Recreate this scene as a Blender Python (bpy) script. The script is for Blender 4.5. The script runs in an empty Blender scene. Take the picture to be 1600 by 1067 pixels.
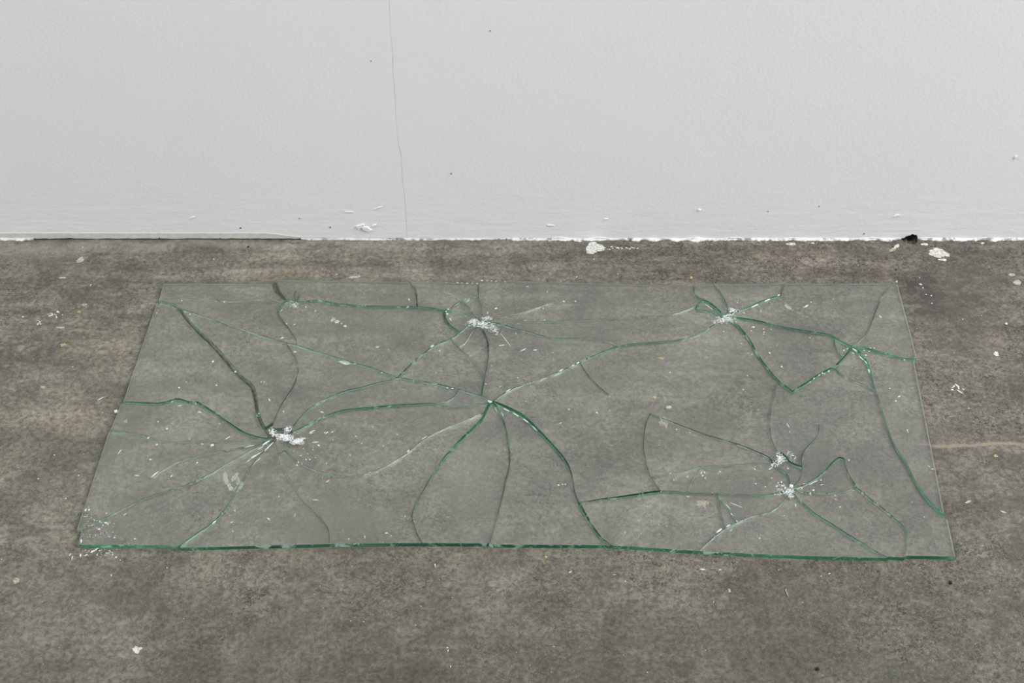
import bpy, bmesh, math, random
from mathutils import Vector, Matrix, noise

C = bpy.context.scene.collection
sc = bpy.context.scene
random.seed(7)

# ---- camera ---------------------------------------------------------------
F = 2600.0                      # focal length in pixels of the 1600 x 1067 frame
PITCH = math.radians(40.5)
CAM_H = 1.727
WALL_Y = 2.292
cam = bpy.data.objects.new('camera', bpy.data.cameras.new('camera'))
C.objects.link(cam)
cam.location = (0, 0, CAM_H)
cam.rotation_euler = (math.pi / 2 - PITCH, 0, 0)
cam.data.sensor_width = 36.0
cam.data.lens = F / 1600 * 36.0
sc.camera = cam

# ---- light ----------------------------------------------------------------
w = bpy.data.worlds.new('world'); sc.world = w; w.use_nodes = True
bg = w.node_tree.nodes['Background']
bg.inputs[0].default_value = (0.97, 0.985, 1.0, 1)
bg.inputs[1].default_value = 0.43
def area(name, loc, aim, sx, sy, power, col=(1, 0.992, 0.975)):
    l = bpy.data.lights.new(name, 'AREA'); l.shape = 'RECTANGLE'; l.size = sx; l.size_y = sy
    l.energy = power; l.color = col
    o = bpy.data.objects.new(name, l); C.objects.link(o); o.location = loc
    o.rotation_euler = (Vector(aim) - Vector(loc)).to_track_quat('-Z', 'Y').to_euler()
    return o
area('ceiling_light', (3.7, 0.9, 3.5), (0.3, 1.8, 0), 2.6, 3.4, 305)
area('ceiling_light', (-2.7, 0.6, 3.6), (-0.4, 1.8, 0), 2.6, 3.4, 98)

sc.view_settings.view_transform = 'Standard'
sc.view_settings.look = 'None'
sc.view_settings.gamma = 1.0
sc.view_settings.use_curve_mapping = False
sc.view_settings.exposure = 0.0
sc.cycles.max_bounces = 128
sc.cycles.transmission_bounces = 128
sc.cycles.glossy_bounces = 16
sc.cycles.diffuse_bounces = 4
sc.cycles.caustics_refractive = True
sc.cycles.caustics_reflective = True
sc.cycles.blur_glossy = 0.0

# ---- helpers --------------------------------------------------------------
def at(px, py, z=0.0):
    """point of the plane at height z that the camera sees at pixel (px, py)"""
    u = (px - 800) / F; v = (533.5 - py) / F
    dx, dy, dz = u, math.cos(PITCH) + v * math.sin(PITCH), -math.sin(PITCH) + v * math.cos(PITCH)
    t = (z - CAM_H) / dz
    return Vector((dx * t, dy * t, z))

def on_wall(px, py, y=WALL_Y):
    u = (px - 800) / F; v = (533.5 - py) / F
    dx, dy, dz = u, math.cos(PITCH) + v * math.sin(PITCH), -math.sin(PITCH) + v * math.cos(PITCH)
    t = y / dy
    return Vector((dx * t, y, CAM_H + dz * t))

def obj(name, me, mat, parent=None, loc=None):
    if isinstance(me, bmesh.types.BMesh):
        m = bpy.data.meshes.new(name); me.to_mesh(m); me.free(); me = m
    o = bpy.data.objects.new(name, me); C.objects.link(o)
    if mat and not me.materials: me.materials.append(mat)
    if loc is not None: o.location = loc
    if parent: o.parent = parent
    return o

def tag(o, label=None, cat=None, group=None, kind=None):
    for k, v in (('label', label), ('category', cat), ('group', group), ('kind', kind)):
        if v: o[k] = v
    return o

def prism(bm, ring, z0, z1, ring0=None):
    """closed solid from an upper ring (z1) and a lower ring (z0), counter-clockwise from above"""
    n = len(ring); ring0 = ring0 or ring
    top = [bm.verts.new((p[0], p[1], z1)) for p in ring]
    bot = [bm.verts.new((p[0], p[1], z0)) for p in ring0]
    bm.faces.new(top); bm.faces.new(bot[::-1])
    for i in range(n):
        j = (i + 1) % n
        bm.faces.new((top[j], top[i], bot[i], bot[j]))

class N:
    """short-hand for building a node tree"""
    def __init__(s, name):
        s.m = bpy.data.materials.new(name); s.m.use_nodes = True
        s.t = s.m.node_tree; s.t.nodes.clear()
        s.out = s.t.nodes.new('ShaderNodeOutputMaterial')
    def put(s, sock, v):
        if isinstance(v, bpy.types.NodeSocket): s.t.links.new(v, sock)
        elif v is not None: sock.default_value = v
    def node(s, kind, ins=None, **kw):
        n = s.t.nodes.new(kind)
        for k, v in kw.items(): setattr(n, k, v)
        for k, v in (ins or {}).items(): s.put(n.inputs[k], v)
        return n
    def math(s, op, a, b=0.0, c=None, clamp=False):
        n = s.node('ShaderNodeMath', operation=op, use_clamp=clamp)
        s.put(n.inputs[0], a); s.put(n.inputs[1], b)
        if c is not None: s.put(n.inputs[2], c)
        return n.outputs[0]
    def vmath(s, op, a, b):
        n = s.node('ShaderNodeVectorMath', operation=op); s.put(n.inputs[0], a); s.put(n.inputs[1], b)
        return n.outputs['Vector']
    def noise(s, vec, scale, detail=4, rough=.55, dist=0.0, off=(0, 0, 0), stretch=(1, 1, 1)):
        v = s.node('ShaderNodeMapping', {'Vector': vec, 'Location': off, 'Scale': stretch}).outputs[0]
        return s.node('ShaderNodeTexNoise', {'Vector': v, 'Scale': scale, 'Detail': detail, 'Roughness': rough, 'Distortion': dist}).outputs['Fac']
    def ramp(s, f, lo, hi, a=0.0, b=1.0):
        n = s.node('ShaderNodeMapRange', {'Value': f, 'From Min': lo, 'From Max': hi, 'To Min': a, 'To Max': b}, interpolation_type='SMOOTHSTEP')
        return n.outputs[0]
    def mix(s, f, a, b, mode='MIX'):
        n = s.node('ShaderNodeMix', data_type='RGBA', blend_type=mode)
        s.put(n.inputs[0], f); s.put(n.inputs[6], a); s.put(n.inputs[7], b)
        return n.outputs[2]
    def grey(s, v):
        n = s.node('ShaderNodeCombineColor'); [s.put(n.inputs[i], v) for i in range(3)]
        return n.outputs[0]
    def bsdf(s, col, rough=.6, spec=.4, normal=None, **ins):
        b = s.node('ShaderNodeBsdfPrincipled', {'Base Color': col, 'Roughness': rough, 'Specular IOR Level': spec, **ins})
        if normal is not None: s.put(b.inputs['Normal'], normal)
        s.t.links.new(b.outputs[0], s.out.inputs[0])
        return s.m
    def bump(s, h, strength, dist):
        return s.node('ShaderNodeBump', {'Height': h, 'Strength': strength, 'Distance': dist}).outputs[0]
def rgb(r, g, b): return (r, g, b, 1)

# ---- materials ------------------------------------------------------------
def floor_material():
    n = N('stained_concrete')
    P = n.node('ShaderNodeNewGeometry').outputs['Position']
    sep = n.node('ShaderNodeSeparateXYZ', {0: P})
    wob = n.node('ShaderNodeTexNoise', {'Vector': P, 'Scale': 9.0, 'Detail': 5.0, 'Roughness': .6}).outputs['Color']
    wob = n.vmath('SUBTRACT', wob, (.5, .5, .5))
    Pw = n.vmath('ADD', P, n.vmath('MULTIPLY', wob, (.11, .11, 0)))
    def blot(px, py, rx, ry, soft=.6, rot=0.0):
        """mask of an uneven stain centred where the photograph shows it"""
        c = at(px, py); ex = (at(px + rx, py) - c).length; ey = (at(px, py + ry) - c).length
        d = n.vmath('SUBTRACT', Pw, tuple(c))
        mp = n.node('ShaderNodeMapping', {'Vector': d, 'Rotation': (0, 0, math.radians(rot)), 'Scale': (1, 1, 0)}).outputs[0]
        mp = n.vmath('MULTIPLY', mp, (1 / ex, 1 / ey, 0))
        l = n.node('ShaderNodeVectorMath', {0: mp}, operation='LENGTH').outputs['Value']
        return n.ramp(l, 1 - soft, 1 + soft * .6, 1, 0)
    big = n.noise(P, 1.7, 6, .6, .4)
    mid = n.noise(P, 8.5, 9, .70, .7, off=(3, 1, 0))
    side = n.ramp(sep.outputs[0], -.5, .9)
    col = n.mix(n.ramp(big, .35, .65), rgb(.117, .105, .079), rgb(.140, .133, .108))
    col = n.mix(n.math('MULTIPLY', side, .7), col, rgb(.112, .099, .083))
    col = n.mix(1.0, col, n.grey(n.ramp(mid, .32, .66, .68, 1.22)), 'MULTIPLY')
    # darker away from the wall: soiling plus painted light falloff, with a ragged limit
    falloff_tone = n.ramp(n.math('ADD', sep.outputs[1], n.math('MULTIPLY', n.math('SUBTRACT', big, .5), 1.1)), 1.15, 1.78, .70, 1.13)
    col = n.mix(1.0, col, n.grey(falloff_tone), 'MULTIPLY')
    # brushed streaks that run along the wall
    st = n.noise(P, 4.0, 7, .65, .2, stretch=(.9, 7, 1))
    near = n.ramp(sep.outputs[1], 1.55, 2.25)
    col = n.mix(1.0, col, n.grey(n.math('ADD', 1.0, n.math('MULTIPLY', n.math('SUBTRACT', n.ramp(st, .3, .7), .52), n.math('MULTIPLY_ADD', near, .50, .14)))), 'MULTIPLY')
    # grain
    g1 = n.noise(P, 130, 7, .75, .4)
    col = n.mix(1.0, col, n.grey(n.ramp(g1, .30, .70, .50, 1.50)), 'MULTIPLY')
    # worn skin: fine dark flecks, dense in patches and more of them to one side
    zone = n.math('ADD', n.noise(P, 3.4, 6, .65, .5, off=(7, 2, 0)), n.math('MULTIPLY', side, .13))
    zone = n.ramp(zone, .40, .64)
    fl = n.noise(P, 210, 4, .62, 1.0, off=(1, 5, 0))
    fl2 = n.noise(P, 400, 3, .6, 1.2, off=(9, 5, 0))
    clump = n.ramp(n.noise(P, 34, 5, .7, .8, off=(2, 2, 0)), .36, .62)
    fleck = n.math('MULTIPLY', n.math('MAXIMUM', n.ramp(fl, .505, .56), n.ramp(fl2, .52, .58, 0, .8)), clump)
    col = n.mix(n.math('MULTIPLY', fleck, n.math('MULTIPLY_ADD', zone, .88, .14)), col, rgb(.034, .031, .030))
    pale = n.ramp(n.noise(P, 240, 4, .65, 1.0, off=(4, 4, 0)), .56, .64)
    col = n.mix(n.math('MULTIPLY', pale, n.math('MULTIPLY_ADD', zone, .30, .10)), col, rgb(.25, .235, .19))
    # patches where the skin has worn through to a darker grey, with crumbled edges
    wp = n.noise(Pw, 13, 9, .74, .9, off=(6, 3, 0))
    wpz = n.ramp(n.noise(P, 2.6, 4, .6, off=(1, 9, 0)), .44, .62)
    col = n.mix(n.math('MULTIPLY', n.ramp(wp, .53, .60), n.math('MULTIPLY_ADD', wpz, .42, .06)), col, rgb(.050, .047, .043))
    # veins
    ve = n.noise(Pw, 6.5, 6, .6, 1.4, off=(2, 8, 0))
    vein = n.ramp(n.math('ABSOLUTE', n.math('SUBTRACT', ve, .5)), 0, .012, 1, 0)
    col = n.mix(n.math('MULTIPLY', vein, n.math('MULTIPLY', n.ramp(big, .42, .6), .38)), col, rgb(.07, .062, .05))
    # stains with a place of their own
    dark, grey_, brown, lite = rgb(.030, .028, .027), rgb(.062, .058, .052), rgb(.068, .054, .037), rgb(.26, .25, .225)
    crumbly = n.ramp(n.math('MULTIPLY_ADD', clump, -.35, n.noise(P, 75, 6, .7, .6, off=(8, 1, 0))), .10, .46, 1.12, .45)
    for (m, c, k) in (((1428, 444, 34, 26, .5, -40), dark, .82), ((1455, 480, 34, 22, .6, -30), dark, .5), ((1478, 470, 66, 58, .7), grey_, .62), ((1515, 440, 60, 45, .8), grey_, .35),
                      ((1592, 504, 16, 7, .4, -25), dark, .8), ((30, 545, 95, 42, .8), rgb(.04, .037, .032), .62), ((30, 435, 34, 16, .7), brown, .5),
                      ((180, 430, 130, 22, .9), brown, .28), ((330, 400, 90, 22, .8), brown, .42), ((110, 730, 70, 50, .9), grey_, .4),
                      ((205, 925, 95, 60, .9), grey_, .42), ((270, 1025, 90, 38, .9), grey_, .36), ((1050, 1040, 46, 22, .8, 18), dark, .45),
                      ((880, 1050, 70, 34, .9), grey_, .4), ((755, 890, 30, 26, .8), grey_, .35), ((1500, 730, 60, 60, .9), grey_, .42),
                      ((1240, 930, 120, 60, .9), grey_, .30), ((1540, 940, 70, 60, .9), grey_, .32), ((1370, 1045, 50, 22, .8), rgb(.06, .065, .055), .45),
                      ((690, 620, 60, 40, .9), grey_, .25), ((1180, 600, 120, 90, 1), grey_, .22), ((420, 985, 70, 36, .9), grey_, .35),
                      ((185, 650, 40, 60, .9), brown, .25), ((1000, 742, 20, 14, .8), grey_, .5), ((800, 805, 18, 26, .8), grey_, .45),
                      ((910, 730, 70, 60, .9), grey_, .25), ((1330, 720, 90, 60, .9), grey_, .26), ((120, 560, 40, 30, .9), brown, .2),
                      ((1000, 460, 40, 8, .7), brown, .35), ((860, 425, 60, 10, .8), brown, .3), ((230, 740, 46, 34, .9), grey_, .35),
                      ((1390, 430, 60, 10, .8), brown, .25), ((1215, 378, 14, 6, .6), dark, .5), ((1230, 395, 30, 10, .8), brown, .4),
                      ((30, 393, 80, 18, .8), lite, .5), ((200, 383, 240, 8, .8), lite, .5), ((560, 378, 300, 6, .9), lite, .4),
                      ((735, 745, 60, 60, 1), rgb(.19, .185, .155), .5), ((560, 500, 90, 30, 1), rgb(.185, .172, .14), .4),
                      ((1400, 660, 60, 16, .9), rgb(.17, .15, .115), .5), ((520, 810, 60, 50, 1), rgb(.18, .17, .14), .35)):
        col = n.mix(n.math('MULTIPLY', n.math('MULTIPLY', blot(*m), k), crumbly), col, c)
    # the filled crack that runs off to the side
    a, b = at(1462, 697), at(1600, 692)
    ly = n.math('SUBTRACT', n.node('ShaderNodeSeparateXYZ', {0: n.vmath('ADD', P, n.vmath('MULTIPLY', wob, (.0, .03, 0)))}).outputs[1], (a.y + b.y) / 2)
    crack = n.math('MULTIPLY', n.ramp(n.math('ABSOLUTE', ly), .0015, .0045, 1, 0), n.ramp(sep.outputs[0], a.x - .06, a.x + .01))
    col = n.mix(n.math('MULTIPLY', crack, .6), col, rgb(.26, .215, .16))
    # pits
    vo = n.node('ShaderNodeTexVoronoi', {'Vector': P, 'Scale': 42.0}, feature='F1')
    pit = n.math('MULTIPLY', n.ramp(vo.outputs['Distance'], .05, .11, 1, 0), n.ramp(n.node('ShaderNodeSeparateColor', {0: vo.outputs['Color']}).outputs[0], .80, .84))
    col = n.mix(n.math('MULTIPLY', pit, .75), col, rgb(.035, .03, .026))
    h = n.math('ADD', n.math('MULTIPLY', g1, .5), n.math('MULTIPLY', fleck, -.25))
    h = n.math('ADD', h, n.math('MULTIPLY', pit, -.8))
    rough = n.ramp(mid, .3, .7, .5, .68)
    return n.bsdf(col, rough, .35, n.bump(h, .35, .0012))

def wall_material():
    n = N('painted_plaster')
    P = n.node('ShaderNodeNewGeometry').outputs['Position']
    z = n.node('ShaderNodeSeparateXYZ', {0: P}).outputs[2]
    peel = n.noise(P, 150, 3, .5, off=(0, 0, 3))
    sweep = n.noise(P, 14, 6, .6, .3, stretch=(1, 1, 5.5))
    low = n.ramp(z, .02, .16, 1, 0)
    col = n.mix(n.ramp(n.noise(P, 1.6, 3), .35, .65), rgb(.802, .808, .826), rgb(.812, .816, .830))
    h = n.math('ADD', n.math('MULTIPLY', peel, .45), n.math('MULTIPLY', sweep, n.math('MULTIPLY_ADD', low, 1.3, .15)))
    return n.bsdf(col, .62, .3, n.bump(h, .30, .0018))

def plaster_material():
    n = N('rough_plaster')
    P = n.node('ShaderNodeNewGeometry').outputs['Position']
    a = n.noise(P, 60, 6, .7)
    col = n.mix(n.ramp(a, .51, .62), rgb(.64, .64, .64), rgb(.26, .245, .22))
    return n.bsdf(col, .8, .2, n.bump(a, .6, .003))

def flat_material(name, c, rough=.7, var=.25, scale=220, spec=.3):
    n = N(name)
    P = n.node('ShaderNodeNewGeometry').outputs['Position']
    f = n.noise(P, scale, 4, .65)
    col = n.mix(1.0, rgb(*c), n.grey(n.ramp(f, .3, .7, 1 - var, 1 + var * .3)), 'MULTIPLY')
    return n.bsdf(col, rough, spec, n.bump(f, .4, .001))

def clear_glass_material(name, absorb=(7.0, 1.6, 3.6)):
    """solid refracting glass, for loose crumbs"""
    n = N(name)
    g = n.node('ShaderNodeBsdfGlass', {'Color': rgb(.9, 1, .95), 'Roughness': 0.02, 'IOR': 1.52})
    n.t.links.new(g.outputs[0], n.out.inputs[0])
    return n.m

def sheet_material():
    """greenish float glass: clear polished faces, tinted and partly hackled edges"""
    n = N('green_float_glass')
    geo = n.node('ShaderNodeNewGeometry')
    P = geo.outputs['Position']
    nz = n.node('ShaderNodeSeparateXYZ', {0: geo.outputs['True Normal']}).outputs[2]
    edge = n.ramp(n.math('ABSOLUTE', nz), .55, .75, 1, 0)
    hack = n.noise(P, 38, 5, .68, .8)
    k = n.ramp(hack, .50, .60)
    nrm = n.bump(n.math('MULTIPLY', n.math('MULTIPLY_ADD', n.noise(P, 260, 3, .6), .3, hack), edge), .6, .004)
    op = n.node('ShaderNodeAttribute', attribute_name='open').outputs['Fac']
    broad = n.ramp(n.noise(P, 11, 3, .6, off=(5, 1, 0)), .42, .60)
    k = n.math('MULTIPLY', k, broad)
    tint = n.mix(edge, rgb(.988, 1, .992), n.mix(op, rgb(.92, .97, .95), rgb(.42, .80, .61)))
    gl = n.node('ShaderNodeBsdfGlass', {'Color': tint, 'Roughness': 0.0, 'IOR': 1.52, 'Normal': nrm})
    col = n.mix(k, n.mix(op, rgb(.22, .36, .30), rgb(.075, .38, .225)), rgb(.66, .86, .78))  # pale highlights on the broken edges, painted in as noise
    df = n.node('ShaderNodeBsdfDiffuse', {'Color': col}); tl = n.node('ShaderNodeBsdfTranslucent', {'Color': col})
    b = n.node('ShaderNodeMixShader', {0: .5, 1: df.outputs[0], 2: tl.outputs[0]})
    share = n.math('ADD', n.math('MULTIPLY_ADD', op, .18, .025), n.math('MULTIPLY', k, n.math('MULTIPLY_ADD', op, .35, .2)))
    m = n.node('ShaderNodeMixShader', {0: n.math('MULTIPLY', edge, share), 1: gl.outputs[0], 2: b.outputs[0]})
    # sawn outer rim: matt, with light in its far and side edges painted pale
    rim = n.node('ShaderNodeAttribute', attribute_name='rim').outputs['Fac']
    rm = n.node('ShaderNodeMixShader', {0: .5, 1: n.node('ShaderNodeBsdfDiffuse', {'Color': rgb(.47, .52, .49)}).outputs[0], 2: n.node('ShaderNodeBsdfTranslucent', {'Color': rgb(.47, .52, .49)}).outputs[0]})
    m = n.node('ShaderNodeMixShader', {0: n.math('MULTIPLY', edge, n.math('MULTIPLY', rim, .75)), 1: m.outputs[0], 2: rm.outputs[0]})
    # a film of dust on the upper face
    up = n.ramp(nz, .8, .95)
    film = n.math('MULTIPLY', up, n.ramp(n.noise(P, 7, 5, .6), .3, .7, .004, .022))
    m = n.node('ShaderNodeMixShader', {0: film, 1: m.outputs[0], 2: n.node('ShaderNodeBsdfDiffuse', {'Color': rgb(.70, .70, .69)}).outputs[0]})
    n.t.links.new(m.outputs[0], n.out.inputs[0])
    return n.m

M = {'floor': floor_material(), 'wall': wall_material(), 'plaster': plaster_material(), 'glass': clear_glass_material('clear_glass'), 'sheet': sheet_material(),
     'crumb': flat_material('crushed_glass', (.70, .73, .73), .35, .25, 500, .6),
     'paint': flat_material('white_paint', (.56, .555, .53), .7, .5, 260), 'tan': flat_material('tan_paint', (.36, .32, .25), .8, .5, 260),
     'pale': flat_material('pale_grey_paint', (.38, .37, .34), .8, .4, 200),
     'yellow': flat_material('yellow_paint', (.40, .34, .13), .8, .4, 260), 'greenp': flat_material('green_paint', (.07, .17, .09), .8, .4, 260),
     'rubble': flat_material('crumbled_mortar', (.17, .15, .125), .9, .7, 160),
     'lip': flat_material('greyed_paint', (.68, .675, .655), .7, .12, 90),
     'dirt': flat_material('dark_dirt', (.035, .03, .026), .9, .5, 120), 'gold': flat_material('painted_glint', (.75, .66, .42), .3, .1, 200, .6), 'dot': flat_material('dark_speck', (.10, .09, .08), .8, .3, 100)}

# ---- crack network, traced as points of the glass top surface -------------
OUTLINE = [(256,443),(248.5,468.5),(247,471),(245,474.5),(193,626.5),(191.5,628),(189.5,631),(173,670.5),(172,672),(170.5,674),(120.5,827),(124,827),(128,827.5),(122.5,851),
           (279.5,852.5),(281,853),(283.5,855.8),(514,850),(660,848.5),(764,849),(765,849.5),(767,851),
           (955,852),(1017,856),(1092,861),(1200,866.5),(1262,869),(1386,872),(1387,871),(1388.5,870),(1411.5,871),(1414,870),(1416.5,868.5),(1492.5,870),(1480,811.5),(1477,806),(1474.5,799),(1428,563.5),(1431,560),(1432.5,558.5),
           (1402,444),(1392,443),(1225,443),(1116,444.5),(1086,446),(960,444),(750,438),(748,440),(746.5,443),(642.5,439.5),(641.5,440.5),(640,441),(435,437.5),(429,441),(425,443.5)]
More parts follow.
